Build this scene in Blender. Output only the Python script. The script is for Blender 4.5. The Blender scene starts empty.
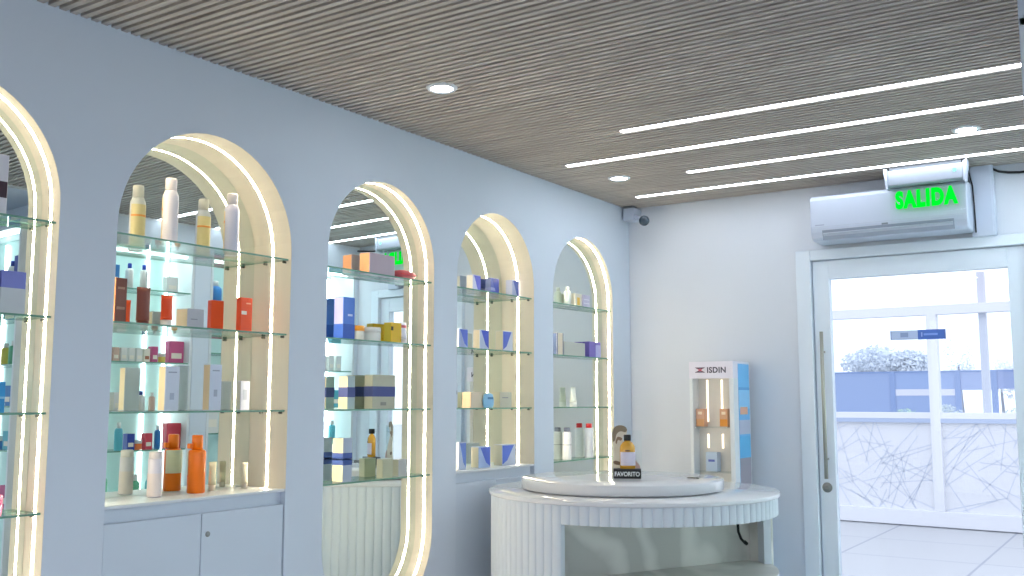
import bpy, bmesh, math, random
from mathutils import Vector, Matrix
random.seed(7)
SC = bpy.context.scene
COL = SC.collection
PI = math.pi
H = 2.55            # underside of the slatted ceiling
D = 5.28            # back wall
XR = 2.375          # opposite wall

# ------------------------------------------------------------------ camera
cam_d = bpy.data.cameras.new('camera'); cam_d.sensor_width = 36.0
cam_d.lens = 986.0 / 1024 * 36.0; cam_d.clip_start = 0.05; cam_d.clip_end = 300
cam = bpy.data.objects.new('camera', cam_d); COL.objects.link(cam)
cam.location = (2.655, 0.0, 1.403)
cam.rotation_euler = (math.radians(90 + 6.522), 0, math.radians(33.537))
SC.camera = cam
# ------------------------------------------------------------------ world, exposure
SC.view_settings.view_transform = 'Standard'; SC.view_settings.look = 'None'
SC.view_settings.exposure = 0.07; SC.view_settings.gamma = 1.0
SC.view_settings.use_curve_mapping = False
w = bpy.data.worlds.new('overcast_sky'); SC.world = w; w.use_nodes = True
nt = w.node_tree; bg = nt.nodes['Background']
tc = nt.nodes.new('ShaderNodeTexCoord'); sep = nt.nodes.new('ShaderNodeSeparateXYZ'); cr = nt.nodes.new('ShaderNodeValToRGB')
nt.links.new(tc.outputs['Generated'], sep.inputs[0]); nt.links.new(sep.outputs['Z'], cr.inputs[0]); nt.links.new(cr.outputs[0], bg.inputs[0])
cr.color_ramp.elements[0].position = 0.0; cr.color_ramp.elements[0].color = (0.90, 0.93, 1.0, 1)
cr.color_ramp.elements[1].position = 0.6; cr.color_ramp.elements[1].color = (0.82, 0.87, 1.0, 1)
bg.inputs[1].default_value = 1.75
SC.cycles.max_bounces = 10; SC.cycles.diffuse_bounces = 5; SC.cycles.glossy_bounces = 6
SC.cycles.transparent_max_bounces = 20; SC.cycles.transmission_bounces = 6
SC.cycles.use_denoising = True; SC.cycles.sample_clamp_indirect = 6.0
SC.cycles.caustics_reflective = True

COOL = (0.82, 0.89, 1.0); WARM = (1.0, 0.86, 0.64)
S_LINE, S_DOWN, S_ARCH, S_OPP = 17.0, 55.0, 58.0, 10.0

# ------------------------------------------------------------------ materials
def lin(h):
    h = h.lstrip('#'); o = []
    for i in (0, 2, 4):
        c = int(h[i:i+2], 16) / 255
        o.append(c / 12.92 if c <= .04045 else ((c + .055) / 1.055) ** 2.4)
    return (*o, 1)
MC = {}
def pmat(name, hexc, rough=.5, spec=.5, metal=0., var=.03, scale=40., bump=0., coat=0.):
    """principled surface whose colour and relief carry a faint procedural grain"""
    if name in MC: return MC[name]
    m = bpy.data.materials.new(name); m.use_nodes = True; n = m.node_tree; b = n.nodes['Principled BSDF']
    c = lin(hexc)
    no = n.nodes.new('ShaderNodeTexNoise'); no.inputs['Scale'].default_value = scale; no.inputs['Detail'].default_value = 3
    co = n.nodes.new('ShaderNodeTexCoord'); n.links.new(co.outputs['Object'], no.inputs['Vector'])
    mx = n.nodes.new('ShaderNodeMix'); mx.data_type = 'RGBA'
    mx.inputs[6].default_value = tuple(min(1, v * (1 - var)) for v in c[:3]) + (1,)
    mx.inputs[7].default_value = tuple(min(1, v * (1 + var)) for v in c[:3]) + (1,)
    n.links.new(no.outputs['Fac'], mx.inputs[0]); n.links.new(mx.outputs[2], b.inputs['Base Color'])
    b.inputs['Roughness'].default_value = rough; b.inputs['Specular IOR Level'].default_value = spec; b.inputs['Metallic'].default_value = metal
    if coat: b.inputs['Coat Weight'].default_value = coat; b.inputs['Coat Roughness'].default_value = .06
    if bump:
        bp = n.nodes.new('ShaderNodeBump'); bp.inputs['Strength'].default_value = bump; bp.inputs['Distance'].default_value = .002
        n.links.new(no.outputs['Fac'], bp.inputs['Height']); n.links.new(bp.outputs[0], b.inputs['Normal'])
    MC[name] = m; return m
def hx(h, rough=.45): return pmat('print_' + h.lstrip('#') + ('' if rough == .45 else '_%d' % int(rough * 100)), h, rough)
def emat(name, col, strength):
    if name in MC: return MC[name]
    m = bpy.data.materials.new(name); m.use_nodes = True; n = m.node_tree; n.nodes.clear()
    o = n.nodes.new('ShaderNodeOutputMaterial'); e = n.nodes.new('ShaderNodeEmission')
    e.inputs[0].default_value = (*col, 1); e.inputs[1].default_value = strength; n.links.new(e.outputs[0], o.inputs[0])
    MC[name] = m; return m
def glassmat(name, tint, ior=1.45, rough=0.0, diff=0., dcol=(1, 1, 1)):
    if name in MC: return MC[name]
    m = bpy.data.materials.new(name); m.use_nodes = True; n = m.node_tree; n.nodes.clear()
    o = n.nodes.new('ShaderNodeOutputMaterial'); t = n.nodes.new('ShaderNodeBsdfTransparent'); g = n.nodes.new('ShaderNodeBsdfGlossy')
    f = n.nodes.new('ShaderNodeFresnel'); 
    ge = n.nodes.new('ShaderNodeNewGeometry'); mi_ = n.nodes.new('ShaderNodeMix'); mi_.data_type = 'FLOAT'; mi_.inputs[2].default_value = ior; mi_.inputs[3].default_value = 1/ior
    n.links.new(ge.outputs['Backfacing'], mi_.inputs[0]); n.links.new(mi_.outputs[0], f.inputs[0])
    t.inputs[0].default_value = (*tint, 1); g.inputs['Roughness'].default_value = rough
    mx = n.nodes.new('ShaderNodeMixShader'); n.links.new(f.outputs[0], mx.inputs[0]); n.links.new(t.outputs[0], mx.inputs[1]); n.links.new(g.outputs[0], mx.inputs[2])
    last = mx
    if diff:
        d = n.nodes.new('ShaderNodeBsdfDiffuse'); d.inputs[0].default_value = (*dcol, 1)
        m2 = n.nodes.new('ShaderNodeMixShader'); m2.inputs[0].default_value = diff
        n.links.new(mx.outputs[0], m2.inputs[1]); n.links.new(d.outputs[0], m2.inputs[2]); last = m2
    n.links.new(last.outputs[0], o.inputs[0]); MC[name] = m; return m
def mirrormat():
    m = bpy.data.materials.new('mirror_glass'); m.use_nodes = True; n = m.node_tree; n.nodes.clear()
    o = n.nodes.new('ShaderNodeOutputMaterial'); g = n.nodes.new('ShaderNodeBsdfGlossy'); g.inputs[0].default_value = (.83, .90, .87, 1); g.inputs['Roughness'].default_value = 0
    n.links.new(g.outputs[0], o.inputs[0]); return m
def slatmat():
    m = bpy.data.materials.new('grey_oak_slat'); m.use_nodes = True; n = m.node_tree; b = n.nodes['Principled BSDF']
    co = n.nodes.new('ShaderNodeTexCoord'); mp = n.nodes.new('ShaderNodeMapping'); mp.inputs['Scale'].default_value = (1.3, 29, 1)
    no = n.nodes.new('ShaderNodeTexNoise'); no.inputs['Scale'].default_value = 1.6; no.inputs['Detail'].default_value = 4
    cr = n.nodes.new('ShaderNodeValToRGB')
    cr.color_ramp.elements[0].position = .3; cr.color_ramp.elements[0].color = lin('#9c938b')
    cr.color_ramp.elements[1].position = .7; cr.color_ramp.elements[1].color = lin('#bcb4ac')
    n.links.new(co.outputs['Object'], mp.inputs[0]); n.links.new(mp.outputs[0], no.inputs['Vector']); n.links.new(no.outputs['Fac'], cr.inputs[0]); n.links.new(cr.outputs[0], b.inputs['Base Color'])
    b.inputs['Roughness'].default_value = .6; return m
def marblemat(name, base, vein, scale, rough):
    m = bpy.data.materials.new(name); m.use_nodes = True; n = m.node_tree; b = n.nodes['Principled BSDF']
    co = n.nodes.new('ShaderNodeTexCoord'); no = n.nodes.new('ShaderNodeTexNoise'); no.inputs['Scale'].default_value = scale; no.inputs['Detail'].default_value = 6; no.inputs['Distortion'].default_value = 1.8
    wv = n.nodes.new('ShaderNodeTexWave'); wv.inputs['Scale'].default_value = scale * .5; wv.inputs['Distortion'].default_value = 9; wv.inputs['Detail'].default_value = 3; wv.bands_direction = 'DIAGONAL'
    mu = n.nodes.new('ShaderNodeMath'); mu.operation = 'MULTIPLY'
    cr = n.nodes.new('ShaderNodeValToRGB')
    cr.color_ramp.elements[0].position = .0; cr.color_ramp.elements[0].color = lin(vein)
    cr.color_ramp.elements[1].position = .28; cr.color_ramp.elements[1].color = lin(base)
    for t in (no, wv): n.links.new(co.outputs['Object'], t.inputs['Vector'])
    n.links.new(no.outputs['Fac'], mu.inputs[0]); n.links.new(wv.outputs['Fac'], mu.inputs[1]); n.links.new(mu.outputs[0], cr.inputs[0]); n.links.new(cr.outputs[0], b.inputs['Base Color'])
    b.inputs['Roughness'].default_value = rough; return m
def tilemat():
    m = bpy.data.materials.new('pale_stone_tiles'); m.use_nodes = True; n = m.node_tree; b = n.nodes['Principled BSDF']
    co = n.nodes.new('ShaderNodeTexCoord'); br = n.nodes.new('ShaderNodeTexBrick')
    br.inputs['Scale'].default_value = 1.0; br.inputs['Brick Width'].default_value = 1.2; br.inputs['Row Height'].default_value = 1.2; br.offset = 0
    br.inputs['Mortar Size'].default_value = .012; br.inputs['Color1'].default_value = lin('#bbbcbe'); br.inputs['Color2'].default_value = lin('#c0c1c3'); br.inputs['Mortar'].default_value = lin('#9499a6')
    n.links.new(co.outputs['Object'], br.inputs['Vector']); n.links.new(br.outputs['Color'], b.inputs['Base Color']); b.inputs['Roughness'].default_value = .35; return m

M_WALL = pmat('white_wall_paint', '#d2dae4', .7, .3, var=.012, scale=6, bump=.05)
M_WALLB = pmat('white_wall_paint_back', '#cdd2da', .7, .3, var=.012, scale=6, bump=.05)
M_LIN = pmat('ivory_niche_lining', '#dfd6c4', .55, .4, var=.015, scale=12)
M_WHITE = pmat('white_lacquer', '#d9dde0', .35, .5, var=.012, scale=10)
M_CAB = pmat('white_cabinet_board', '#ccd5e0', .4, .4, var=.012, scale=10)
M_DOORM = pmat('white_aluminium', '#d6dfe9', .4, .5, var=.012, scale=14)
M_PLAST = pmat('white_plastic', '#b9c2d2', .35, .5, var=.01, scale=20)
M_DARK = pmat('ceiling_void', '#1f1c1b', .9, .1)
M_SLAT = slatmat()
M_FLOOR = marblemat('pale_floor_stone', '#dddddf', '#c8c8ca', 1.2, .25)
M_MARB = marblemat('grey_veined_marble', '#c3c3bd', '#e0dfd9', 3.4, .35)
M_TOP = pmat('gloss_white_top', '#dfe0e4', .08, .5, var=.01, scale=8)
M_FLUTE = pmat('white_fluted_panel', '#d5dce4', .45, .4, var=.012, scale=10)
M_METAL = pmat('brushed_steel', '#8e8f8c', .35, .5, 1.0, .05, 60)
M_BRASS = pmat('satin_brass', '#a3a399', .4, .5, .8, .05, 60); M_PIN = pmat('dark_pin_steel', '#5c5d58', .4, .5, .8, .05, 60)
M_BLACK = pmat('black_plastic', '#15171a', .4, .4)
M_RUB = pmat('black_rubber', '#1a1b1d', .6, .3)
M_MIRROR = mirrormat()
M_GLASS = glassmat('shelf_glass', (.955, .99, .975))
M_EDGE = pmat('green_glass_edge', '#6d9a88', .15, .5, var=.1, scale=30)
M_PANE = glassmat('door_glass', (.965, .985, 1.0))
M_ACRY = glassmat('clear_acrylic', (.96, .985, .985), 1.35)
M_FROST = glassmat('etched_film_glass', (.97, .98, 1.0), 1.4, .1, .8, (.86, .865, .89))
E_LINE = emat('cool_line_light', COOL, S_LINE); E_DOWN = emat('cool_downlight', COOL, S_DOWN)
E_ARCH = emat('warm_arch_light', WARM, S_ARCH); E_OPP = emat('cool_shelf_light', (.84, .97, 1.0), S_OPP)
E_GREEN = emat('green_sign_letters', (.0, .85, .03), 1.15); E_LED = emat('green_indicator', (.15, 1.0, .6), 3.0)

# ------------------------------------------------------------------ mesh helpers
class MB:
    def __init__(s): s.bm = bmesh.new(); s.mats = []
    def mi(s, m):
        if m not in s.mats: s.mats.append(m)
        return s.mats.index(m)
    def box(s, x0, x1, y0, y1, z0, z1, m, bev=0., seg=2):
        r = bmesh.ops.create_cube(s.bm, size=1); vs = r['verts']
        bmesh.ops.scale(s.bm, vec=(x1-x0, y1-y0, z1-z0), verts=vs); bmesh.ops.translate(s.bm, vec=((x0+x1)/2, (y0+y1)/2, (z0+z1)/2), verts=vs)
        fs = list({f for v in vs for f in v.link_faces})
        i = s.mi(m)
        for f in fs: f.material_index = i
        if bev:
            es = list({e for v in vs for e in v.link_edges})
            r = bmesh.ops.bevel(s.bm, geom=es, offset=bev, segments=seg, profile=.5, affect='EDGES')
            for f in r['faces']: f.material_index = i
            vs = list({v for f in r['faces'] for v in f.verts})
        return vs
    def lathe(s, prof, m, c=(0, 0, 0), n=24, sx=1., sy=1., cap=True):
        """revolve (r,z) rows about z"""
        rows = []
        for r, z in prof:
            rows.append([s.bm.verts.new((c[0] + sx*r*math.cos(2*PI*k/n), c[1] + sy*r*math.sin(2*PI*k/n), c[2] + z)) for k in range(n)])
        i = s.mi(m); fs = []
        for a, b in zip(rows, rows[1:]):
            for k in range(n): fs.append(s.bm.faces.new((a[k], a[(k+1) % n], b[(k+1) % n], b[k])))
        if cap:
            fs.append(s.bm.faces.new(list(reversed(rows[0])))); fs.append(s.bm.faces.new(rows[-1]))
        for f in fs: f.material_index = i; f.smooth = len(f.verts) == 4
        return [v for r in rows for v in r]
    def tube(s, pts, r, m, n=8, closed=False):
        pts = [Vector(p) for p in pts]; rows = []; N = len(pts)
        up = None
        for k, p in enumerate(pts):
            if closed: t = (pts[(k+1) % N] - pts[k-1]).normalized()
            else: t = (pts[min(k+1, N-1)] - pts[max(k-1, 0)]).normalized()
            if up is None:
                up = t.orthogonal().normalized()
            up = (up - t * up.dot(t)).normalized(); sd = t.cross(up)
            rr = r if not callable(r) else r(k / max(1, N-1))
            rows.append([s.bm.verts.new(p + rr*(math.cos(2*PI*j/n)*up + math.sin(2*PI*j/n)*sd)) for j in range(n)])
        i = s.mi(m); fs = []
        for k in range(N if closed else N-1):
            a, b = rows[k], rows[(k+1) % N]
            for j in range(n): fs.append(s.bm.faces.new((a[j], a[(j+1) % n], b[(j+1) % n], b[j])))
        if not closed: fs += [s.bm.faces.new(list(reversed(rows[0]))), s.bm.faces.new(rows[-1])]
        for f in fs: f.material_index = i; f.smooth = len(f.verts) == 4
    def prism(s, pts, vec, m, mside=None):
        """polygon of 3-D points extruded by vec"""
        vec = Vector(vec); a = [s.bm.verts.new(p) for p in pts]; b = [s.bm.verts.new(Vector(p) + vec) for p in pts]
        f = [s.bm.faces.new(a), s.bm.faces.new(list(reversed(b)))]; N = len(a); i = s.mi(m); j = s.mi(mside or m)
        for q in f: q.material_index = i
        for k in range(N):
            q = s.bm.faces.new((a[k], b[k], b[(k+1) % N], a[(k+1) % N])); q.material_index = j
        return a + b
    def rot(s, vs, ang, c, axis='Z'): bmesh.ops.rotate(s.bm, verts=vs, cent=c, matrix=Matrix.Rotation(ang, 3, axis))
    def build(s, name, parent=None):
        bmesh.ops.recalc_face_normals(s.bm, faces=s.bm.faces)
        me = bpy.data.meshes.new(name); s.bm.to_mesh(me); s.bm.free()
        for m in s.mats: me.materials.append(m)
        o = bpy.data.objects.new(name, me); COL.objects.link(o)
        if parent is not None: o.parent = parent
        return o
def empty(name, loc=(0, 0, 0)):
    o = bpy.data.objects.new(name, None); COL.objects.link(o); o.location = loc; o.empty_display_size = .05; return o
def tag(o, label, cat, group=None):
    o['label'] = label; o['category'] = cat
    if group: o['group'] = group
    return o
def struct(o): o['kind'] = 'structure'; return o
def boxo(name, parent, x0, x1, y0, y1, z0, z1, m, bev=.0):
    b = MB(); b.box(x0, x1, y0, y1, z0, z1, m, bev); return b.build(name, parent)
def text(name, body, size, m, parent=None, loc=(0, 0, 0), rot=(PI/2, 0, 0), ext=.0008, off=0., width=None, align='LEFT', space=1.):
    cu = bpy.data.curves.new(name, 'FONT'); cu.body = body; cu.size = size; cu.extrude = ext; cu.offset = off; cu.align_x = align; cu.space_character = space; cu.resolution_u = 4
    t = bpy.data.objects.new(name, cu); COL.objects.link(t); bpy.context.view_layer.update()
    me = bpy.data.meshes.new_from_object(t.evaluated_get(bpy.context.evaluated_depsgraph_get())); bpy.data.objects.remove(t); bpy.data.curves.remove(cu)
    if width:
        xs = [v.co.x for v in me.vertices]; k = width / (max(xs) - min(xs)); x0 = min(xs)
        for v in me.vertices: v.co.x = (v.co.x - x0) * k
    me.materials.clear(); me.materials.append(m); o = bpy.data.objects.new(name, me); COL.objects.link(o)
    o.location = loc; o.rotation_euler = rot
    if parent is not None: o.parent = parent
    return o

# ------------------------------------------------------------------ niches' outlines (shared by the wall and the niches)
#        y0     y1     depth  cabinet?  low end
NICHE = {1: (.967, 1.627, .09, False), 2: (1.817, 2.540, .195, True), 3: (2.728, 3.388, .09, False),
         4: (3.557, 4.207, .195, True), 5: (4.393, 5.061, .070, False)}
ZTOP = 2.301; ZS = {1: 1.92, 2: 1.645, 3: 1.37, 4: 1.09}; SILL = 1.09
ZLOW = .86; YAW = .046; TG = .006
def outline(k, inset=0., seg=28):
    """(y,z) of niche k counter-clockwise from the lower far side: arch on top; pill or straight sill below"""
    y0, y1, d, cab = NICHE[k]; c = (y0 + y1) / 2; r = (y1 - y0) / 2; rr = r - inset; zc = ZTOP - r
    top = [(c + rr*math.cos(PI*i/seg), zc + rr*math.sin(PI*i/seg)) for i in range(seg + 1)]
    if cab: return [(c + rr, SILL + inset)] + top + [(c - rr, SILL + inset)]
    low = [(c + rr*math.cos(PI + PI*i/seg), ZLOW + rr*math.sin(PI + PI*i/seg)) for i in range(seg + 1)]
    return top + low

# ------------------------------------------------------------------ room shell
b = MB()                                                   # left wall with its five arched openings
def quad(b, p, m):
    f = b.bm.faces.new([b.bm.verts.new(q) for q in p]); f.material_index = b.mi(m)
yc = -2.5
for k in range(1, 6):
    y0, y1, d, cab = NICHE[k]
    quad(b, [(0, yc, 0), (0, y0, 0), (0, y0, H+.05), (0, yc, H+.05)], M_WALL)
    ol = outline(k); c = (y0+y1)/2; zc = ZTOP-(y1-y0)/2
    tp = [p for p in ol if p[1] >= zc - 1e-6]
    for a, e in zip(tp, tp[1:]):
        if abs(a[0]-e[0]) > 1e-5: quad(b, [(0, a[0], a[1]), (0, a[0], H+.05), (0, e[0], H+.05), (0, e[0], e[1])], M_WALL)
    if not cab:
        lo = [p for p in ol if p[1] <= ZLOW + 1e-6]
        for a, e in zip(lo, lo[1:]): quad(b, [(0, a[0], 0), (0, a[0], a[1]), (0, e[0], e[1]), (0, e[0], 0)], M_WALL)
    if cab:                                                # plastered reveals beside the base cabinet
        quad(b, [(0, y0, 0), (-.34, y0, 0), (-.34, y0, SILL), (0, y0, SILL)], M_WALL); quad(b, [(0, y1, 0), (-.34, y1, 0), (-.34, y1, SILL), (0, y1, SILL)], M_WALL)
    yc = y1
quad(b, [(0, yc, 0), (0, D+.1, 0), (0, D+.1, H+.05), (0, yc, H+.05)], M_WALL)
bmesh.ops.remove_doubles(b.bm, verts=b.bm.verts, dist=1e-4)
for f in b.bm.faces: f.normal_update()
b.box(-.40, -.34, -2.5, D+.1, 0, H+.05, M_WALL)            # the back of the wall's hollow
struct(b.build('wall_left'))
b = MB()                                                   # back wall around the entrance
b.box(-.4, 1.014, D, D+.12, 0, H+.05, M_WALLB); b.box(1.014, 2.20, D, D+.12, 2.20, H+.05, M_WALLB); b.box(2.20, 3.6, D, D+.12, 0, H+.05, M_WALLB)
struct(b.build('wall_back'))
b = MB()                                                   # unseen front wall behind the camera: low wall, head and piers round an added fill window
b.box(-.4, .15, -2.62, -2.5, 0, H+.05, M_WALL); b.box(3.35, 3.6, -2.62, -2.5, 0, H+.05, M_WALL); b.box(.15, 3.35, -2.62, -2.5, 0, .25, M_WALL); b.box(.15, 3.35, -2.62, -2.5, 2.45, H+.05, M_WALL)
struct(b.build('wall_front'))
def fill_window(name, x0, x1, y0, y1, z0, z1, n):
    t = struct(empty(name, ((x0+x1)/2, (y0+y1)/2, z0))); ax, ay = (x1-x0)/2, (y1-y0)/2; b = MB(); h = z1-z0
    al = ax > ay
    for k in range(n+1):
        c = -1 + 2*k/n
        if al: b.box(c*(ax-.025)-.025, c*(ax-.025)+.025, -ay, ay, 0, h, M_DOORM)
        else: b.box(-ax, ax, c*(ay-.025)-.025, c*(ay-.025)+.025, 0, h, M_DOORM)
    for a in (0, h-.05): b.box(-ax, ax, -ay, ay, a, a+.05, M_DOORM)
    b.build('window_frame', t)
    boxo('glass_pane', t, *((-ax+.02, ax-.02, -.004, .004) if al else (-.004, .004, -ay+.02, ay-.02)), .02, h-.02, M_PANE)
fill_window('fill_window_1', .15, 3.35, -2.60, -2.52, .25, 2.45, 3)  # added window, never in view, lets in daylight as fill
fill_window('fill_window_2', 3.51, 3.59, -2.3, 2.5, .25, 2.45, 4)  # added side window out of view, more daylight fill
b = MB()                                                   # opposite wall: piers between the shelf bays, deeper part beside the camera
for y0, y1 in ((2.93, 3.30), (3.97, 4.09), (4.72, 4.86), (5.25, D)): b.box(XR, 2.66, y0, y1, 0, H+.05, M_WALL)
for y0, y1 in ((3.30, 3.97), (4.09, 4.72), (4.86, 5.25)): b.box(XR, 2.66, y0, y1, 2.36, H+.05, M_WALL)
b.box(2.66, 2.74, 2.93, D, 0, H+.05, M_WALL); b.box(2.395, 3.5, 2.93, 3.0, 0, H+.05, M_WALL); b.box(3.5, 3.6, -2.5, -2.3, 0, H+.05, M_WALL); b.box(3.5, 3.6, 2.5, 2.95, 0, H+.05, M_WALL); b.box(3.5, 3.6, -2.3, 2.5, 0, .25, M_WALL); b.box(3.5, 3.6, -2.3, 2.5, 2.45, H+.05, M_WALL)
struct(b.build('wall_right'))
b = MB(); b.box(-.4, 3.6, -2.6, D+.1, -.01, 0, M_FLOOR); struct(b.build('floor'))

PITCH = .0345; SLW = .0198
LINES = [(.765, 2.36, 3.705), (.253, 2.36, 4.136), (.695, 2.36, 4.553), (.205, 2.36, 4.980)]
b = MB()
b.box(-.05, 2.39, -2.55, D+.05, H+.036, H+.07, M_DARK); b.box(2.39, 3.6, -2.6, D+.05, H, H+.06, M_WALL)
n = int((D + 2.5) / PITCH)
line_y = []
for i in range(n):
    y = D - .012 - i * PITCH - SLW/2
    if y < -2.4: break
    cut = None
    for L in LINES:
        if abs(L[2] - y) <= PITCH/2 + 1e-6: cut = L; line_y.append((L[0], L[1], y))
    spans = [(0, 2.37)] if not cut else [(0, cut[0]-.005)]
    for x0, x1 in spans: b.box(x0, x1, y-SLW/2, y+SLW/2, H, H+.038, M_SLAT)
struct(b.build('ceiling'))
struct(boxo('trim_1', None, 2.37, 2.388, -2.5, D, H-.012, H+.02, M_WHITE))

# ceiling lights
NM = ['nearest the row of shelves', 'second, longest of the four', 'third and set between two longer ones', 'closest to the back wall']
LN = ['thin white light line in slatted ceiling, frontmost of the four', 'thin white light line in slatted ceiling, second from the front and reaching far left',
      'thin white light line in slatted ceiling, short one passing the round downlight above the door', 'thin white light line in slatted ceiling, closest to the back wall and the exit sign']
for i, (x0, x1, y) in enumerate(sorted(line_y, key=lambda t: t[2])):
    t = tag(empty('linear_ceiling_light', (x0, y, H)), LN[i], 'ceiling light', 'light lines in the slatted ceiling')
    boxo('diffuser', t, 0, x1-x0, -.0115, .0115, -.0004, .012, E_LINE)
    boxo('housing', t, -.004, x1-x0, -.0135, .0135, .0125, .03, M_WHITE)
def downlight(x, y, lab):
    t = tag(empty('downlight', (x, y, H)), lab, 'ceiling light', 'round downlights in the slatted ceiling')
    b = MB(); b.lathe([(.040, .004), (.042, -.006), (.054, -.006), (.058, -.001), (.058, .003)], M_WHITE, n=32, cap=False); b.build('trim_ring', t)
    b = MB(); b.lathe([(.0405, -.0035), (.0405, .004)], E_DOWN, n=32); b.build('lens', t)
downlight(.489, 2.80, 'round recessed downlight in the slats above the third arch')
downlight(.348, 4.485, 'round recessed downlight left of the shortest light line')
downlight(2.006, 4.472, 'round recessed downlight near the exit sign, above the door')
for x, y, l in ((1.2, .6, 'added unseen fill downlight in the slats over the shop floor'), (.7, -1.2, 'added unseen fill downlight farthest behind, left row'), (1.9, -1.2, 'added unseen fill downlight farthest behind, right row'), (1.9, 1.0, 'added unseen fill downlight over the open middle of the shop')):  # extra downlights out of view, added to light the room
    downlight(x, y, l)

# ------------------------------------------------------------------ arched niches
def shelf_back(k, y):
    y0, y1, d, cab = NICHE[k]; return -d - (y1 - y) * math.tan(YAW)
NLAB = {1: 'arched wall niche cut by the photo edge, ringed by a warm light', 2: 'deep arched wall niche above white cabinet doors with orange products',
        3: 'pill shaped wall niche with blue boxes and a rounded lower end', 4: 'deep arched wall niche with small blue and white cartons',
        5: 'narrow arched wall niche nearest the corner with a red capped bottle'}
for k, (y0, y1, d, cab) in NICHE.items():
    root = tag(empty('wall_niche', (0, (y0+y1)/2, 0)), NLAB[k], 'niche', 'lit arched niches in the left wall')
    inv = Vector((0, -(y0+y1)/2, 0))
    def fin(o): o.location = inv; return o
    ol = outline(k); ob = outline(k, -.012)
    if cab: ob[0] = (ob[0][0], SILL); ob[-1] = (ob[-1][0], SILL)
    closed = not cab
    b = MB(); i = b.mi(M_LIN); N = len(ol)
    dd = d + (y1-y0)*math.tan(YAW) + .012
    rings = [[b.bm.verts.new((x, p[0], p[1])) for p in pts] for x, pts in ((-.0006, ob), (-.0006, ol), (-dd, ol), (-dd, ob))]
    for a, c in zip(rings, rings[1:] + rings[:1]):
        for j in range(N if closed else N-1):
            f = b.bm.faces.new((a[j], a[(j+1) % N], c[(j+1) % N], c[j])); f.smooth = False
    fin(b.build('niche_lining', root))
    # mirror: the whole outline, turned a little about its far side
    mo = outline(k, .0015)
    b = MB(); b.prism([(shelf_back(k, p[0]), p[0], p[1]) for p in mo], (-.005, 0, 0), M_MIRROR, M_EDGE); fin(b.build('mirror_panel', root))
    # warm light strip running round the lining
    xs = -.097 if cab else (-.045 if k != 5 else -.028); wd = .0044 if cab else .0046
    so = outline(k, .0003); si = outline(k, .0011)
    b = MB(); rings = [[b.bm.verts.new((x, p[0], p[1])) for p in pts] for x, pts in ((xs+wd, so), (xs+wd, si), (xs-wd, si), (xs-wd, so))]
    i = b.mi(E_ARCH)
    for a, c in zip(rings, rings[1:] + rings[:1]):
        for j in range(N if closed else N-1): b.bm.faces.new((a[j], a[(j+1) % N], c[(j+1) % N], c[j]))
    fin(b.build('light_strip', root))
    for s in ((1, 2, 3) if cab else (1, 2, 3, 4)):
        z = ZS[s]; ya, yb = y0+.003, y1-.003; xf = -.012
        b = MB(); ga = [(xf, ya, z-TG), (xf, yb, z-TG), (shelf_back(k, yb)+.002, yb, z-TG), (shelf_back(k, ya)+.002, ya, z-TG)]
        b.prism(ga, (0, 0, TG), M_GLASS, M_EDGE); sh = fin(b.build('glass_shelf', root))
        for yy, dr in ((y1, -1), (y0, 1)):
            for px in ((-.03, -.13) if cab else (xs,)):
                b = MB(); v = b.lathe([(.0042, 0), (.0042, .012), (.003, .014)], M_PIN, n=12); b.rot(v, PI/2 * (1 if dr < 0 else -1), (0, 0, 0), 'X')
                bmesh.ops.translate(b.bm, vec=(px, yy, z-TG-.0044), verts=v); b.build('shelf_pin', sh)
    if cab:
        b = MB(); b.box(-d-.05, -.004, y0, y1, SILL-.010, SILL, M_WHITE, .002); fin(b.build('sill', root))
        c = tag(empty('base_cabinet', (0, (y0+y1)/2, 0)), 'white two door cabinet under the %s' % ('arch holding orange products, with a small lock' if k == 2 else 'arch of blue and white cartons'), 'cabinet', 'cabinets under the arches')
        wv = (y1-y0)/2
        b = MB(); b.box(-.32, -.024, -wv+.001, wv-.001, .0, SILL-.0105, M_CAB); b.build('carcass', c)
        for sgn in (-1, 1):
            a0, a1 = (-wv+.004, -.0015) if sgn < 0 else (.0015, wv-.004)
            dr = boxo('door', c, -.023, -.005, a0, a1, .06, SILL-.054, M_CAB, .0015)
            if sgn > 0:
                b = MB(); v = b.lathe([(.009, 0), (.009, .003), (.007, .004), (.005, .004), (.005, .006)], M_METAL, n=20); b.rot(v, PI/2, (0, 0, 0), 'Y')
                bmesh.ops.translate(b.bm, vec=(-.0055, .026, SILL-.122), verts=v); b.build('lock', dr)

# ------------------------------------------------------------------ products
OX, KY = 0., 1.
def carton(name, label, x0, x1, y0, y1, z, h, face, side=None, bands=(), group=None, cat='box', marks=(), yaw=0.):
    """box with its printed panels: bands are (z0,z1,hex) fractions round the box, marks (y0,y1,z0,z1,hex) on the front"""
    x0 += OX; x1 += OX; y0 *= KY; y1 *= KY
    cx, cy = (x0+x1)/2, (y0+y1)/2; dx, dy = (x1-x0)/2, (y1-y0)/2
    r = tag(empty(name, (cx, cy, z)), label, cat, group); r.rotation_euler.z = yaw
    boxo('box_body', r, -dx, dx, -dy, dy, 0, h, hx(face), .0012)
    if side: boxo('side_panel', r, -dx+.002, dx-.002, -dy-.0004, -dy+.001, .002, h-.002, hx(side))  # cream side colours carry the warm strip light; orange ones are print
    for a, e, c in bands: boxo('printed_band', r, -dx-.0005, dx+.0005, -dy-.0005, dy+.0005, a*h, e*h, hx(c))
    for a, e, f, g, c in marks: boxo('printed_panel', r, dx-.001, dx+.0005, -dy + a*2*dy, -dy + e*2*dy, f*h, g*h, hx(c))
    return r
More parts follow.
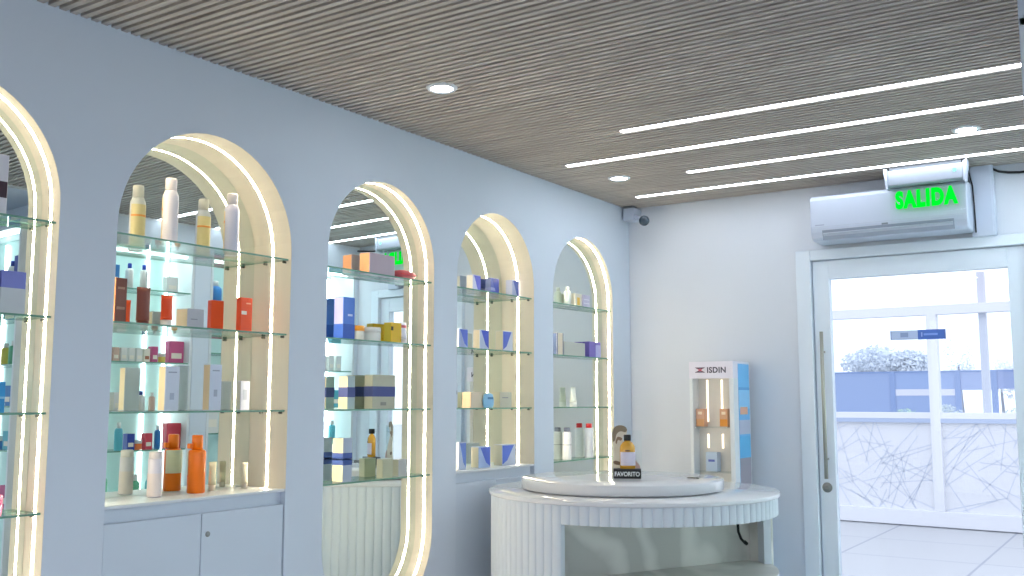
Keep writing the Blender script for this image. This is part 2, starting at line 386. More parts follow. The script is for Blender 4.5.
def bottle(name, label, x, y, z, r, h, body, cap, caph=.18, neck=.6, bands=(), group=None, cat='bottle', shoulder=.12, glass=None, rad2=None, sx=1., n=20, capr=None):
    t = tag(empty(name, (x+OX, y*KY, z)), label, cat, group)
    hb = h * (1-caph); sh = h*shoulder; rn = r*neck
    b = MB(); pr = [(r*.9, 0), (r, .003), (r, hb-sh)] + [(rn + (r-rn)*math.cos(PI/2*q), hb - sh + sh*math.sin(PI/2*q)*.98) for q in (.3, .6, .85, 1)] + [(rn*.85, hb)]
    b.lathe(pr, glass or hx(body, .3), n=n, sx=sx); b.build('bottle_body', t)
    b = MB(); rc = capr or rn; b.lathe([(rc, hb-.001), (rc, h-.003), (rc*.85, h)], hx(cap, .3), n=n, sx=sx); b.build('cap', t)
    for a, e, c in bands:
        b = MB(); b.lathe([(r+.0006, a*h), (r+.0006, e*h)], hx(c), n=n, sx=sx, cap=False); b.build('label_band', t)
    return t
def tube(name, label, x, y, z, w, h, body, cap, caph=.2, bands=(), group=None):
    """squeeze tube standing on its cap: round below, flat crimp on top"""
    t = tag(empty(name, (x+OX, y*KY, z)), label, 'tube', group); n = 24; b = MB(); rows = []
    z0 = h*caph; r0 = w*.42
    for q in range(7):
        f = q/6; a = r0*(1-f) + (w/2)*f; c = r0*.9*(1-f) + .0015*f
        rows.append([b.bm.verts.new((c*math.sin(2*PI*j/n), a*math.cos(2*PI*j/n), z0 + f*(h-z0))) for j in range(n)])
    i = b.mi(hx(body)); i2 = b.mi(hx(bands[0][2])) if bands else 0
    for q, (u, v) in enumerate(zip(rows, rows[1:])):
        for j in range(n):
            f = b.bm.faces.new((u[j], u[(j+1) % n], v[(j+1) % n], v[j])); f.smooth = True
            f.material_index = i2 if bands and bands[0][0] <= q/6 < bands[0][1] else i
    b.bm.faces.new(rows[0]); b.bm.faces.new(rows[-1]); b.build('tube_body', t)
    b = MB(); b.lathe([(r0*.86, 0), (r0*.9, .002), (r0*.9, z0-.001), (r0*.8, z0+.0005)], hx(cap, .3), n=n); b.build('cap', t)
    return t
def jar(name, label, x, y, z, r, h, body, lid, group=None):
    t = tag(empty(name, (x+OX, y*KY, z)), label, 'jar', group)
    b = MB(); b.lathe([(r*.92, 0), (r, .003), (r, h*.6), (r*.95, h*.63)], hx(body, .3), n=24); b.build('jar_body', t)
    b = MB(); b.lathe([(r*1.02, h*.63), (r*1.02, h*.97), (r*.96, h)], hx(lid, .3), n=24); b.build('lid', t)
    return t

# second niche (deep arch, orange products)
OX, KY = -.035, 1.0129
g = 'products in the arch above the cabinet with the lock'
def spray(label, x, y, z, r, h, body, band, zb):
    t = tag(empty('sunscreen_bottle', (x+OX, y*KY, z)), label, 'bottle', g)
    b = MB(); b.lathe([(r*.93, 0), (r, .004), (r, h*.72), (r*.97, h*.745), (r*.80, h*.79), (r*.74, h*.81)], hx(body, .3), n=28); b.build('bottle_body', t)
    b = MB(); b.lathe([(r*.72, h*.812), (r*.72, h*.97), (r*.66, h*.995), (r*.5, h)], hx('#e6dcd8', .3), n=28); b.build('cap', t)
    return t, r, h
for lab, y, h, r in (('tall lilac white bottle, right one on the deep arch\'s top glass shelf', 2.330, .226, .0265), ('tallest pearly white bottle, left one on the deep arch\'s top glass shelf', 2.070, .232, .0265)):
    t, r, h = spray(lab, -.085, y, ZS[1], r, h, '#cfcfe0' if y > 2.2 else '#ded9de', None, 0)
    for nm, x0, c in (('back_label', PI, '#e5cfa0'),):
        b = MB(); i = b.mi(hx(c))
        ra = [[b.bm.verts.new(((r+.0007)*math.cos(a), (r+.0007)*math.sin(a), zz)) for a in [PI*.55 + PI*.9*j/14 for j in range(15)]] for zz in (.006, h*.70)]
        for j in range(14): f = b.bm.faces.new((ra[0][j], ra[0][j+1], ra[1][j+1], ra[1][j])); f.smooth = True
        b.build(nm, t)
        b = MB(); b.mi(hx('#f09a50'))
        ra = [[b.bm.verts.new(((r+.0012)*math.cos(a), (r+.0012)*math.sin(a), zz)) for a in [PI*.55 + PI*.9*j/14 for j in range(15)]] for zz in (h*.515, h*.545)]
        for j in range(14): f = b.bm.faces.new((ra[0][j], ra[0][j+1], ra[1][j+1], ra[1][j])); f.smooth = True
        b.build('label_stripe', t)
carton('carton', 'tall brown carton with an orange side at the left end of its glass shelf', -.085, -.035, 1.845, 1.885, ZS[2], .142, '#7d4a3c', '#e08a3a', marks=((.15, .85, .3, .36, '#a8826c'), (.2, .8, .75, .8, '#a8826c')), group=g)
tube('squeeze_tube', 'brown squeeze tube standing beside the brown carton', -.06, 1.963, ZS[2], .052, .123, '#7a4034', '#6a362c', .12, group=g)
tube('squeeze_tube', 'orange squeeze tube with white cap in the middle of its glass shelf', -.06, 2.052, ZS[2], .046, .105, '#e8480c', '#e6e2dc', .22, group=g)
carton('carton', 'pale grey carton lying between two orange products', -.11, -.05, 2.128, 2.196, ZS[2], .068, '#b9bac2', '#d9cbb0', marks=((.2, .6, .45, .5, '#8d8e98'),), group=g)
carton('carton', 'bright orange carton with white lettering block near the far jamb', -.095, -.07, 2.372, 2.424, ZS[2], .128, '#e2450c', '#d8400c', marks=((.05, .5, .52, .62, '#eadfd4'), (.45, .85, .82, .86, '#f0a080')), group=g)
carton('carton', 'tall white carton with painted warm-lit side, left of its taller twin above orange bottle', -.085, -.05, 2.051, 2.106, ZS[3], .146, '#cfd6e4', '#efdcb8', marks=((.2, .8, .85, .88, '#9aa3b5'), (.35, .65, .25, .4, '#a5aec2')), group=g)
carton('carton', 'taller white carton above the orange spray bottle, on the shelf over it', -.095, -.06, 2.238, 2.288, ZS[3], .158, '#cdd5e6', '#d9c3a2', marks=((.2, .8, .85, .88, '#9aa3b5'), (.35, .65, .3, .45, '#a5aec2')), group=g)
carton('carton', 'small lilac grey carton close to the light strip on the third glass shelf', -.12, -.10, 2.408, 2.450, ZS[3], .104, '#c3c9d8', '#b9b7b0', marks=((.25, .7, .35, .7, '#9fa9bd'),), group=g)
bottle('tube_bottle', 'slim white bottle on the white sill left of the orange bottle', -.10, 2.062, SILL, .0225, .148, '#d8d4de', '#d9d2d0', .16, .92, ((.02, .52, '#ddd2d0'),), g, shoulder=.02)
t = bottle('sunscreen_bottle', 'bright orange spray bottle with cream label on the white sill', -.105, 2.231, SILL, .030, .196, '#f0760a', '#f0760a', .25, .62, (), g, shoulder=.06, n=28)
b = MB(); b.mi(hx('#d8d6bd')); r = .0317
ra = [[b.bm.verts.new((r*math.cos(a), r*math.sin(a), zz)) for a in [PI*.72 + PI*.72*j/16 for j in range(17)]] for zz in (.062, .142)]
for j in range(16): f = b.bm.faces.new((ra[0][j], ra[0][j+1], ra[1][j+1], ra[1][j])); f.smooth = True
b.build('label_band', t)
boxo('trigger', t, -.010, .006, -.036, -.02, .150, .168, hx('#f0760a'), .003)
tube('squeeze_tube', 'small clear cream tube on the sill beside the far jamb', -.10, 2.438, SILL, .028, .093, '#d8cfb4', '#cfc8b6', .2, group=g)
tube('squeeze_tube', 'pale yellow tube on the sill right of the orange bottle', -.128, 2.318, SILL, .034, .10, '#dcd6b0', '#e3dcc4', .2, group=g)

# third niche (pill shape)
OX, KY = 0., 1.
g = 'products in the pill shaped arch'
carton('gift_box', 'long mauve box with peach end on the top glass shelf of the pill arch', -.085, -.03, 3.0, 3.158, ZS[1], .086, '#b4a4ae', '#f0a878', bands=(), group=g)
t = tag(empty('pouch', (-.045, 3.235, ZS[1])), 'flat dark red pouch lying at the far end of the top glass shelf', 'pouch', g)
b = MB(); v = b.lathe([(.02, 0), (.062, .004), (.074, .016), (.066, .030), (.02, .038)], hx('#a8404c'), n=24, sx=.42); b.build('pouch_body', t)
boxo('zip', t, .028, .0325, -.05, .05, .015, .019, hx('#c01c24'), .001)
blue = ((0, .36, '#1d4aa0'),)
carton('carton', 'tall blue carton with light upper half on the pill arch\'s second shelf', -.092, -.042, 2.864, 2.930, ZS[2], .167, '#4f7ed6', '#a8aade', ((0, .36, '#2a58b8'),), g, marks=((.4, .8, .55, .6, '#c4d4f4'),))
jar('cream_jar', 'low white jar with orange lid beside the blue carton', -.058, 2.962, ZS[2], .03, .058, '#dcdcd4', '#efa030', g)
jar('cream_jar', 'wide white tub in the middle of the second glass shelf', -.062, 3.046, ZS[2], .043, .056, '#d6dad8', '#dcdfdc', g)
carton('carton', 'yellow carton with a black mark beside the wide white tub', -.07, -.03, 3.140, 3.206, ZS[2], .083, '#e0b414', '#c8b23a', marks=((.0, .2, .6, .8, '#3a3010'),), group=g)
tube('squeeze_tube', 'white tube with red print right of the yellow carton', -.05, 3.240, ZS[2], .044, .090, '#d2d6e4', '#dfe1e6', .2, ((.6, .8, '#c46070'),), g)
nav = ((.36, .66, '#3a4682'),)
carton('carton', 'cream carton with navy band at left of the pill arch\'s third shelf', -.078, -.03, 2.884, 2.926, ZS[3], .130, '#a9bcbc', '#f4dcae', nav, g)
carton('carton', 'wide beige carton with navy band on the pill arch\'s third shelf', -.075, -.03, 3.031, 3.170, ZS[3], .138, '#b3b29c', '#c9c4aa', nav, g, marks=((.35, .6, .1, .2, '#8a8a80'),))
carton('carton', 'large carton with painted warm-lit side and navy bands at left on the lowest glass shelf', -.085, -.03, 2.865, 2.916, ZS[4], .168, '#a9b4c4', '#f6dca6', ((.38, .66, '#2f4a90'), (.50, .53, '#b8b4d0')), g)
carton('carton', 'small plain beige carton on the lowest glass shelf of the pill arch', -.07, -.035, 3.106, 3.168, ZS[4], .075, '#b4b69a', '#c4c2a6', group=g)
carton('carton', 'small plain grey carton beside the beige one on the lowest glass shelf', -.07, -.035, 3.205, 3.262, ZS[4], .07, '#b6b6b4', '#bebcaa', group=g)

# fourth niche: small blue and white cartons with a slanting blue print
def wedge(label, x0, x1, y0, y1, z, h, face, side, tri, flip=False, dark=None):
    r = tag(empty('carton', ((x0+x1)/2, (y0+y1)/2, z)), label, 'box', 'blue and white cartons in the fourth arch'); dx, dy = (x1-x0)/2, (y1-y0)/2
    boxo('box_body', r, -dx, dx, -dy, dy, 0, h, hx(face), .0012); boxo('side_panel', r, -dx+.002, dx-.002, -dy-.0004, -dy+.001, .002, h-.002, hx(side))
    s = -1 if flip else 1
    b = MB(); b.prism([(dx+.0001, -s*dy*.7, h*.96), (dx+.0001, s*dy*.96, h*.96), (dx+.0001, s*dy*.96, h*.06), (dx+.0001, s*dy*.25, h*.25)], (.0006, 0, 0), hx(tri)); b.build('printed_panel', r)
    if dark: boxo('printed_band', r, -dx-.0005, dx+.0005, -dy-.0005, dy+.0005, h*.35, h*.5, hx(dark))
    return r
A = 'on the fourth arch\'s top shelf'
wedge('white carton with violet blue slant print, leftmost ' + A, -.19, -.15, 3.886, 3.952, ZS[1], .098, '#b8c0e0', '#ddd6d0', '#5460c4')
wedge('dark navy carton with pale stripes ' + A, -.185, -.15, 4.040, 4.112, ZS[1], .098, '#4a5aa4', '#7c86b0', '#34459a', dark='#8890c0')
wedge('pale lilac carton closest to the light strip ' + A, -.125, -.085, 4.138, 4.198, ZS[1], .092, '#b0bade', '#c4c8dc', '#6478c8')
A = 'on the fourth arch\'s second shelf'
wedge('blue and white carton cut by the near jamb ' + A, -.09, -.05, 3.640, 3.708, ZS[2], .088, '#a8b4dc', '#d4d6dc', '#5a70cc')
wedge('white carton with blue corner in the middle ' + A, -.09, -.05, 3.806, 3.880, ZS[2], .094, '#c0c8dc', '#e8d8c0', '#4c5cc0')
wedge('white carton with blue corner at right ' + A, -.095, -.05, 4.001, 4.088, ZS[2], .10, '#d0d0d8', '#d8d0bc', '#5a6cc4', True)
A = 'on the fourth arch\'s third shelf'
carton('carton', 'low peach carton ' + A, -.10, -.05, 3.736, 3.835, ZS[3], .074, '#dccab0', '#e8c8a8', group='cartons on the third shelf of the fourth arch')
t = tag(empty('sachet', (-.042, 3.865, ZS[3])), 'sky blue pouch standing before the light strip ' + A, 'pouch', 'cartons on the third shelf of the fourth arch')
b = MB(); v = b.lathe([(.034, 0), (.042, .012), (.044, .035), (.036, .062), (.012, .070)], hx('#8cc0e4'), n=20, sx=.3); b.build('sachet_body', t); boxo('printed_panel', t, .0125, .0142, -.022, .022, .04, .05, hx('#4a80b0'))
carton('carton', 'plain beige carton at right ' + A, -.11, -.06, 3.99, 4.092, ZS[3], .076, '#c6c2ac', '#d0cab0', marks=((.2, .7, .6, .66, '#8f9090'),), group='cartons on the third shelf of the fourth arch')
A = 'on the sill of the fourth arch'
wedge('pale carton with blue top by the near jamb ' + A, -.09, -.05, 3.645, 3.70, SILL, .125, '#b8c4dc', '#d4d8e0', '#6a88d0')
wedge('white and blue carton in the middle ' + A, -.095, -.05, 3.80, 3.895, SILL, .098, '#a9bce0', '#dcd4bc', '#5c74d0')
wedge('white carton with blue slant at right ' + A, -.11, -.06, 4.01, 4.13, SILL, .10, '#c6ccdc', '#d2ceba', '#5c78d4', True)
t = tag(empty('price_card', (-.07, 3.622, ZS[3])), 'white price card with grey print at the near jamb of the fourth arch', 'card')
boxo('card', t, -.0015, .0015, -.035, .035, 0, .115, hx('#c4ccd6'), .0005); boxo('printed_panel', t, .0014, .002, -.008, .030, .062, .08, hx('#7c8490')); boxo('foot', t, -.015, .015, -.03, .03, 0, .003, M_ACRY)

# fifth niche
g = 'products in the arch nearest the corner'
A = 'on the corner arch\'s top shelf'
bottle('small_bottle', 'small white bottle with narrow neck ' + A, -.058, 4.642, ZS[1], .0205, .104, '#d0d8d2', '#dce0dc', .22, .55, group=g)
carton('carton', 'little white carton with orange print ' + A, -.06, -.03, 4.677, 4.752, ZS[1], .07, '#d6d2c0', marks=((.3, .7, .1, .7, '#e6b84a'),), group=g)
carton('carton', 'little lilac carton ' + A, -.06, -.03, 4.768, 4.844, ZS[1], .07, '#c2bcd2', marks=((.1, .9, .3, .36, '#e0dce6'), (.1, .9, .6, .66, '#e0dce6')), group=g)
A = 'on the corner arch\'s second shelf'
carton('carton', 'upright cream carton with navy edges ' + A, -.075, -.03, 4.483, 4.548, ZS[2], .117, '#dccfb8', '#46587c', marks=((0, .12, 0, 1, '#48597a'), (.9, 1, 0, 1, '#48597a')), group=g)
carton('carton', 'long low grey carton ' + A, -.075, -.03, 4.558, 4.785, ZS[2], .074, '#b8bab0', '#bcbcb0', group=g)
carton('carton', 'violet carton with lilac end ' + A, -.075, -.03, 4.835, 4.965, ZS[2], .088, '#7466b8', '#5a50a0', marks=((.55, 1, 0, .8, '#a9a8d8'),), group=g)
A = 'on the corner arch\'s third shelf'
tube('squeeze_tube', 'white squeeze tube standing alone ' + A, -.053, 4.688, ZS[3], .05, .106, '#d8dcd2', '#e6e8e2', .25, group=g)
A = 'on the corner arch\'s lowest shelf'
for x, y, c, bd, l in ((-.060, 4.630, '#6a7084', '#dcdce0', 'white bottle with grey cap '), (-.048, 4.852, '#d01c24', '#dadce2', 'white bottle with red cap ')):
    h = .170 if y < 4.7 else .188
    bottle('shampoo_bottle', l + A, x, y, ZS[4], .0245, h, bd, c, .13, .70, ((.45, .47, '#9aa0a8'),) if y < 4.7 else (), g, shoulder=.05)

# first niche (mostly beyond the frame)
g = 'products in the arch cut by the photo edge'
A = 'in the arch at the photo edge'
OX, KY = 0., 1.036
carton('carton', 'white carton with dark print on the top shelf ' + A, -.075, -.03, 1.36, 1.434, ZS[1], .17, '#d6d4da', '#dcdce0', marks=((.3, .98, .28, .55, '#3a2030'),), group=g)
carton('carton', 'tall pale carton on the second shelf ' + A, -.075, -.03, 1.385, 1.42, ZS[2], .13, '#c4d0cc', '#d2d8d4', group=g)
carton('carton', 'lilac and blue carton on the second shelf ' + A, -.075, -.03, 1.432, 1.50, ZS[2], .12, '#7c84cc', '#3a4ca8', ((0, .6, '#c6ccd0'),), g)
carton('carton', 'sky blue carton on the third shelf ' + A, -.075, -.03, 1.36, 1.46, ZS[3], .085, '#2a92cc', '#2680b8', ((.45, .52, '#8ac4e4'),), g)
jar('cream_jar', 'pink jar on the lowest shelf ' + A, -.06, 1.455, ZS[4], .028, .055, '#d0508c', '#c43c7c', g)
jar('cream_jar', 'deep pink jar on the lowest shelf ' + A, -.06, 1.385, ZS[4], .028, .055, '#b83070', '#d878a8', g)

OX, KY = 0., 1.
# ------------------------------------------------------------------ opposite wall's shelf units, seen in the mirrors
M_AQUA = pmat('pale_aqua_back', '#bfdcd8', .35, .5, var=.01, scale=10)
def unit(label, x0, x1, y0, y1, zs, leds, face, z1=2.36, lamp=None):
    """face: 'x' opens to -x, 'y' opens to -y"""
    t = tag(empty('display_unit', ((x0+x1)/2, (y0+y1)/2, 0)), label, 'shelf unit'); ox, oy = (x0+x1)/2, (y0+y1)/2; ax, ay = (x1-x0)/2, (y1-y0)/2; th = .018
    b = MB()
    if face == 'x':
        b.box(-ax, ax, -ay, -ay+th, 0, z1, M_WHITE); b.box(-ax, ax, ay-th, ay, 0, z1, M_WHITE)
    else:
        b.box(-ax, -ax+th, -ay, ay, 0, z1, M_WHITE); b.box(ax-th, ax, -ay, ay, 0, z1, M_WHITE)
    b.box(-ax, ax, -ay, ay, z1-th, z1, M_WHITE); b.box(-ax, ax, -ay, ay, 0, .08, M_WHITE); b.build('carcass', t)
    if face == 'x': boxo('back_panel', t, ax-.02, ax-.005, -ay+th, ay-th, .08, z1-th, M_AQUA)
    else: boxo('back_panel', t, -ax+th, ax-th, ay-.02, ay-.005, .08, z1-th, M_AQUA)
    for z in zs:
        b = MB()
        if face == 'x': vs = b.prism([(-ax+.01, -ay+th, z-.008), (ax-.03, -ay+th, z-.008), (ax-.03, ay-th, z-.008), (-ax+.01, ay-th, z-.008)], (0, 0, .008), M_GLASS, M_EDGE)
        else: vs = b.prism([(-ax+th, -ay+.01, z-.008), (ax-th, -ay+.01, z-.008), (ax-th, ay-.03, z-.008), (-ax+th, ay-.03, z-.008)], (0, 0, .008), M_GLASS, M_EDGE)
        b.build('glass_shelf', t)
    for q in leds:
        if face == 'x': boxo('light_strip', t, ax-.034, ax-.024, q-oy-.008, q-oy+.008, .12, z1-.04, (lamp or E_OPP))
        else: boxo('light_strip', t, q-ox-.008, q-ox+.008, ay-.034, ay-.024, .12, z1-.04, (lamp or E_OPP))
    boxo('lamp_bar', t, *((-ax+.02, -ax+.05, -ay+.04, ay-.04) if face == 'x' else (-ax+.04, ax-.04, -ay+.02, -ay+.05)), z1-.034, z1-.020, (lamp or E_OPP))
    return t
unit('white shelf unit with cool light strips on the opposite wall, filled with cosmetics', XR, 2.655, 3.303, 3.967, (.75, 1.10, 1.335, 1.645, 2.10), (3.51, 3.78, 3.92), 'x')
unit('white shelf unit with aqua back beside the door corner of the opposite wall', XR, 2.655, 4.863, 5.247, (.8, 1.10, 1.36, 1.62, 2.09), (4.98, 5.20), 'x', lamp=emat('bright_shelf_light', (.84, .95, 1.0), 30.0))
unit('glass shelf unit beyond the white pier, holding blue products', XR, 2.655, 4.093, 4.717, (.8, 1.19, 1.45, 1.72, 2.03), (4.66,), 'x')
unit('shelf unit turned towards the camera side of the shop', 2.40, 3.20, 2.70, 2.925, (.83, 1.14, 1.375, 1.60, 1.855, 2.03), (2.8, 3.0), 'y')
CN = {'#d8d8d4': 'white', '#c05080': 'magenta', '#c83c50': 'red', '#58b0c0': 'teal', '#2a78b8': 'blue', '#e8a030': 'amber', '#e07030': 'orange', '#c8a898': 'beige', '#60b088': 'green', '#203c98': 'dark blue', '#d8c860': 'yellow', '#b9a8d8': 'lilac', '#e8e0d0': 'cream', '#a86848': 'brown'}
OPW = 'display unit on the opposite wall'
cnt = {}
def opp(kind, col, u0, u1, z, h, unitname, face='x', d=.05, bands=()):
    key = (unitname, col, kind, round(z, 2)); cnt[key] = cnt.get(key, 0) + 1
    od = ['', ', second from left', ', third from left', ', fourth from left', ', fifth from left', ', sixth from left'][cnt[key]-1]
    sh = {2.1: 'top', 2.09: 'top', 2.03: 'top', 1.645: 'second', 1.62: 'second', 1.855: 'second', 1.72: 'second', 1.335: 'third', 1.36: 'third', 1.45: 'third', 1.60: 'third', 1.1: 'fourth', 1.19: 'fourth', 1.375: 'fourth', 1.14: 'fifth', .75: 'lowest', .8: 'lowest', .83: 'lowest'}[z]
    lab = '%s %s on the %s shelf of the %s%s' % (CN[col], kind, sh, unitname, od)
    gr = 'products in the ' + unitname
    if face == 'x': x0, x1, y0, y1 = XR + .05, XR + .05 + d, u0, u1
    else: x0, x1, y0, y1 = u0, u1, 2.745, 2.745 + d
    if kind == 'carton':
        r = tag(empty('carton', ((x0+x1)/2, (y0+y1)/2, z)), lab, 'box', gr); ax, ay = (x1-x0)/2, (y1-y0)/2
        boxo('box_body', r, -ax, ax, -ay, ay, 0, h, hx(col), .001)
        boxo('printed_panel', r, *((-ax-.0006, -ax+.001, -ay*.7, ay*.7) if face == 'x' else (-ax*.7, ax*.7, -ay-.0006, -ay+.001)), h*.2, h*.45, hx('#e8e0d0' if col != '#e8e0d0' else '#a86848'))
        for a, e, c in bands: boxo('printed_band', r, -ax-.0005, ax+.0005, -ay-.0005, ay+.0005, a*h, e*h, hx(c))
    elif kind == 'bottle':
        bottle('bottle', lab, (x0+x1)/2, (y0+y1)/2, z, min(x1-x0, y1-y0)/2, h, col, '#d8d8d4' if col != '#d8d8d4' else '#203c98', .2, .5, (), gr, n=14)
    else:
        jar('jar', lab, (x0+x1)/2, (y0+y1)/2, z, min(x1-x0, y1-y0)/2, h, col, '#d8d8d4', gr)
UA = 'cool lit shelf unit'
opp('carton', '#2a78b8', 3.40, 3.47, 2.10, .14, UA); opp('bottle', '#d8d8d4', 3.52, 3.58, 2.10, .16, UA); opp('bottle', '#d8d8d4', 3.62, 3.68, 2.10, .16, UA); opp('carton', '#d8d8d4', 3.80, 3.88, 2.10, .10, UA)
for i in range(6): opp('carton', ('#c8a898', '#c8a898', '#d8d8d4', '#d8d8d4', '#d8d8d4', '#e8e0d0')[i], 3.40 + i*.052, 3.44 + i*.052, 1.645, .085, UA)
opp('carton', '#c05080', 3.715, 3.755, 1.645, .10, UA); opp('jar', '#d8c860', 3.775, 3.82, 1.645, .06, UA); opp('carton', '#c05080', 3.835, 3.94, 1.645, .14, UA)
opp('bottle', '#e8a030', 3.40, 3.44, 1.335, .11, UA); opp('carton', '#d8d8d4', 3.47, 3.53, 1.335, .12, UA); opp('jar', '#e07030', 3.56, 3.61, 1.335, .06, UA); opp('bottle', '#d8d8d4', 3.64, 3.69, 1.335, .13, UA); opp('bottle', '#c8a898', 3.72, 3.76, 1.335, .12, UA); opp('bottle', '#e8a030', 3.86, 3.90, 1.335, .11, UA)
opp('carton', '#d8d8d4', 3.38, 3.44, 1.10, .16, UA); opp('bottle', '#58b0c0', 3.50, 3.55, 1.10, .17, UA); opp('carton', '#203c98', 3.57, 3.62, 1.10, .10, UA); opp('jar', '#e07030', 3.63, 3.68, 1.10, .06, UA); opp('carton', '#c83c50', 3.69, 3.74, 1.10, .10, UA); opp('bottle', '#2a78b8', 3.77, 3.81, 1.10, .15, UA); opp('carton', '#c83c50', 3.84, 3.94, 1.10, .16, UA)
opp('bottle', '#60b088', 3.40, 3.47, .75, .24, UA, d=.07); opp('jar', '#2a78b8', 3.50, 3.58, .75, .10, UA, d=.07); opp('bottle', '#60b088', 3.62, 3.68, .75, .2, UA, d=.06); opp('bottle', '#58b0c0', 3.72, 3.77, .75, .2, UA)
UE = 'unit beyond the white pier'
opp('bottle', '#2a78b8', 4.14, 4.24, 2.03, .18, UE, d=.09); opp('bottle', '#58b0c0', 4.28, 4.36, 2.03, .2, UE, d=.08); opp('carton', '#c05080', 4.14, 4.20, 1.45, .12, UE); opp('carton', '#c05080', 4.23, 4.28, 1.45, .10, UE); opp('bottle', '#60b088', 4.32, 4.38, 1.45, .16, UE)
opp('carton', '#d8d8d4', 4.13, 4.22, 1.19, .2, UE); opp('carton', '#58b0c0', 4.26, 4.32, 1.19, .15, UE); opp('carton', '#2a78b8', 4.36, 4.40, 1.19, .15, UE); opp('carton', '#b9a8d8', 4.48, 4.60, 1.72, .14, UE)
UC = 'unit by the door corner'
for i in range(4): opp('carton', '#d8d8d4', 4.91 + i*.07, 4.955 + i*.07, 1.62, .11, UC, bands=((0, 1, '#d8d8d4'),))
opp('carton', '#b9a8d8', 4.93, 5.02, 1.36, .14, UC); opp('carton', '#58b0c0', 5.07, 5.16, 1.36, .12, UC); opp('carton', '#d8d8d4', 4.92, 5.02, 1.10, .15, UC); opp('bottle', '#58b0c0', 5.08, 5.14, 1.10, .16, UC); opp('bottle', '#60b088', 4.95, 5.02, .8, .18, UC)
UD = 'unit facing the camera side'
opp('carton', '#203c98', 2.47, 2.56, 2.03, .17, UD, 'y'); opp('bottle', '#d8d8d4', 2.60, 2.66, 2.03, .15, UD, 'y'); opp('carton', '#b9a8d8', 2.48, 2.62, 1.855, .08, UD, 'y'); opp('carton', '#203c98', 2.65, 2.69, 1.855, .12, UD, 'y')
opp('bottle', '#c83c50', 2.45, 2.50, 1.60, .12, UD, 'y'); opp('bottle', '#60b088', 2.54, 2.59, 1.60, .13, UD, 'y'); opp('bottle', '#d8c860', 2.63, 2.68, 1.60, .12, UD, 'y')
opp('carton', '#2a78b8', 2.50, 2.66, 1.375, .11, UD, 'y'); opp('carton', '#58b0c0', 2.46, 2.58, 1.14, .1, UD, 'y'); opp('jar', '#2a78b8', 2.62, 2.68, 1.14, .07, UD, 'y'); opp('carton', '#c05080', 2.45, 2.58, .83, .12, UD, 'y'); opp('jar', '#c05080', 2.63, 2.70, .83, .08, UD, 'y')

# ------------------------------------------------------------------ round counter
CX, CY, R = .69, 3.905, .61; ANG = math.radians(-26.5); HA = math.radians(63.5); ZF = .935; ZSH = .70
ct = tag(empty('counter', (CX, CY, 0)), 'round white fluted counter with an open marble lined recess', 'counter')
b = MB(); NF = 96; PER = 10; TOT = NF*PER; TH = .035
def rad(i):
    f = (i % PER) / PER
    return R - .007 * (1 - min(1, (math.sin(PI*f)) ** .55 * 1.05)) 
def shell(b, i0, i1, z0, z1, m, step=1):
    idx = list(range(i0, i1+1, step)); i = b.mi(m)
    rows = []
    for q in idx:
        a = 2*PI*q/TOT; r = rad(q); ca, sa = math.cos(a), math.sin(a)
        rows.append([b.bm.verts.new((rr*ca, rr*sa, z)) for rr, z in ((r, z0), (r, z1), (R-TH, z1), (R-TH, z0))])
    for u, v in zip(rows, rows[1:]):
        for j in range(4): f = b.bm.faces.new((u[j], u[(j+1) % 4], v[(j+1) % 4], v[j])); f.material_index = i
    b.bm.faces.new(rows[0]); b.bm.faces.new(list(reversed(rows[-1])))
ia, ib = int(round((ANG-HA)/(2*PI)*TOT)), int(round((ANG+HA)/(2*PI)*TOT))
shell(b, ib, ia+TOT, 0, 1.006, M_FLUTE); shell(b, ia, ib, ZF, 1.006, M_FLUTE); shell(b, ia, ib, 0, .12, M_FLUTE)
b.build('fluted_body', ct)
b = MB(); b.lathe([(.56, 1.0), (.60, 1.0), (.60, 1.008), (.617, 1.008), (.620, 1.011), (.620, 1.022), (.617, 1.025), (.3, 1.025)], M_TOP, n=96); b.build('countertop', ct)
def wedge_poly(r, e0, z):   # the part of a disc in front of the recess's back plane
    t = math.sqrt(r*r - e0*e0); a0 = math.atan2(-t, e0); pts = []
    for q in range(41):
        a = a0 + (-2*a0)*q/40; pts.append((r*math.cos(a), r*math.sin(a), z))
    return pts
E0 = .137; tw = .543
b = MB(); v = b.box(E0-.02, E0, -tw, tw, .12, ZF, M_MARB); v += b.box(E0-.02, .262, tw, tw+.02, .12, ZF, M_MARB); v += b.box(E0-.02, .19, -tw-.02, -tw, .12, ZF, M_MARB)
v += b.prism(wedge_poly(R-TH-.001, E0, ZF), (0, 0, .012), M_MARB)
b.rot(v, ANG, (0, 0, 0)); b.build('recess_lining', ct)
b = MB(); v = b.prism(wedge_poly(R-.004, E0, ZSH-.03), (0, 0, .03), M_MARB, M_WHITE); b.rot(v, ANG, (0, 0, 0)); b.build('shelf', ct)
b = MB(); v = b.prism(wedge_poly(R-TH-.002, E0, .10), (0, 0, .02), M_MARB, M_WHITE); b.rot(v, ANG, (0, 0, 0)); b.build('lower_shelf', ct)
pl = tag(empty('display_plinth', (.656, 3.874, 1.025)), 'shallow round white plinth lying on the fluted counter', 'plinth')
b = MB(); b.lathe([(.40, 0), (.40, .006), (.430, .006), (.433, .008), (.433, .046), (.431, .048), (.2, .048)], M_TOP, n=96); b.build('plinth_body', pl)
cd = tag(empty('power_cord', (CX, CY, 0)), 'black cord hanging inside the counter recess', 'cord')
e = Vector((math.cos(ANG), math.sin(ANG), 0)); tv = Vector((-math.sin(ANG), math.cos(ANG), 0))
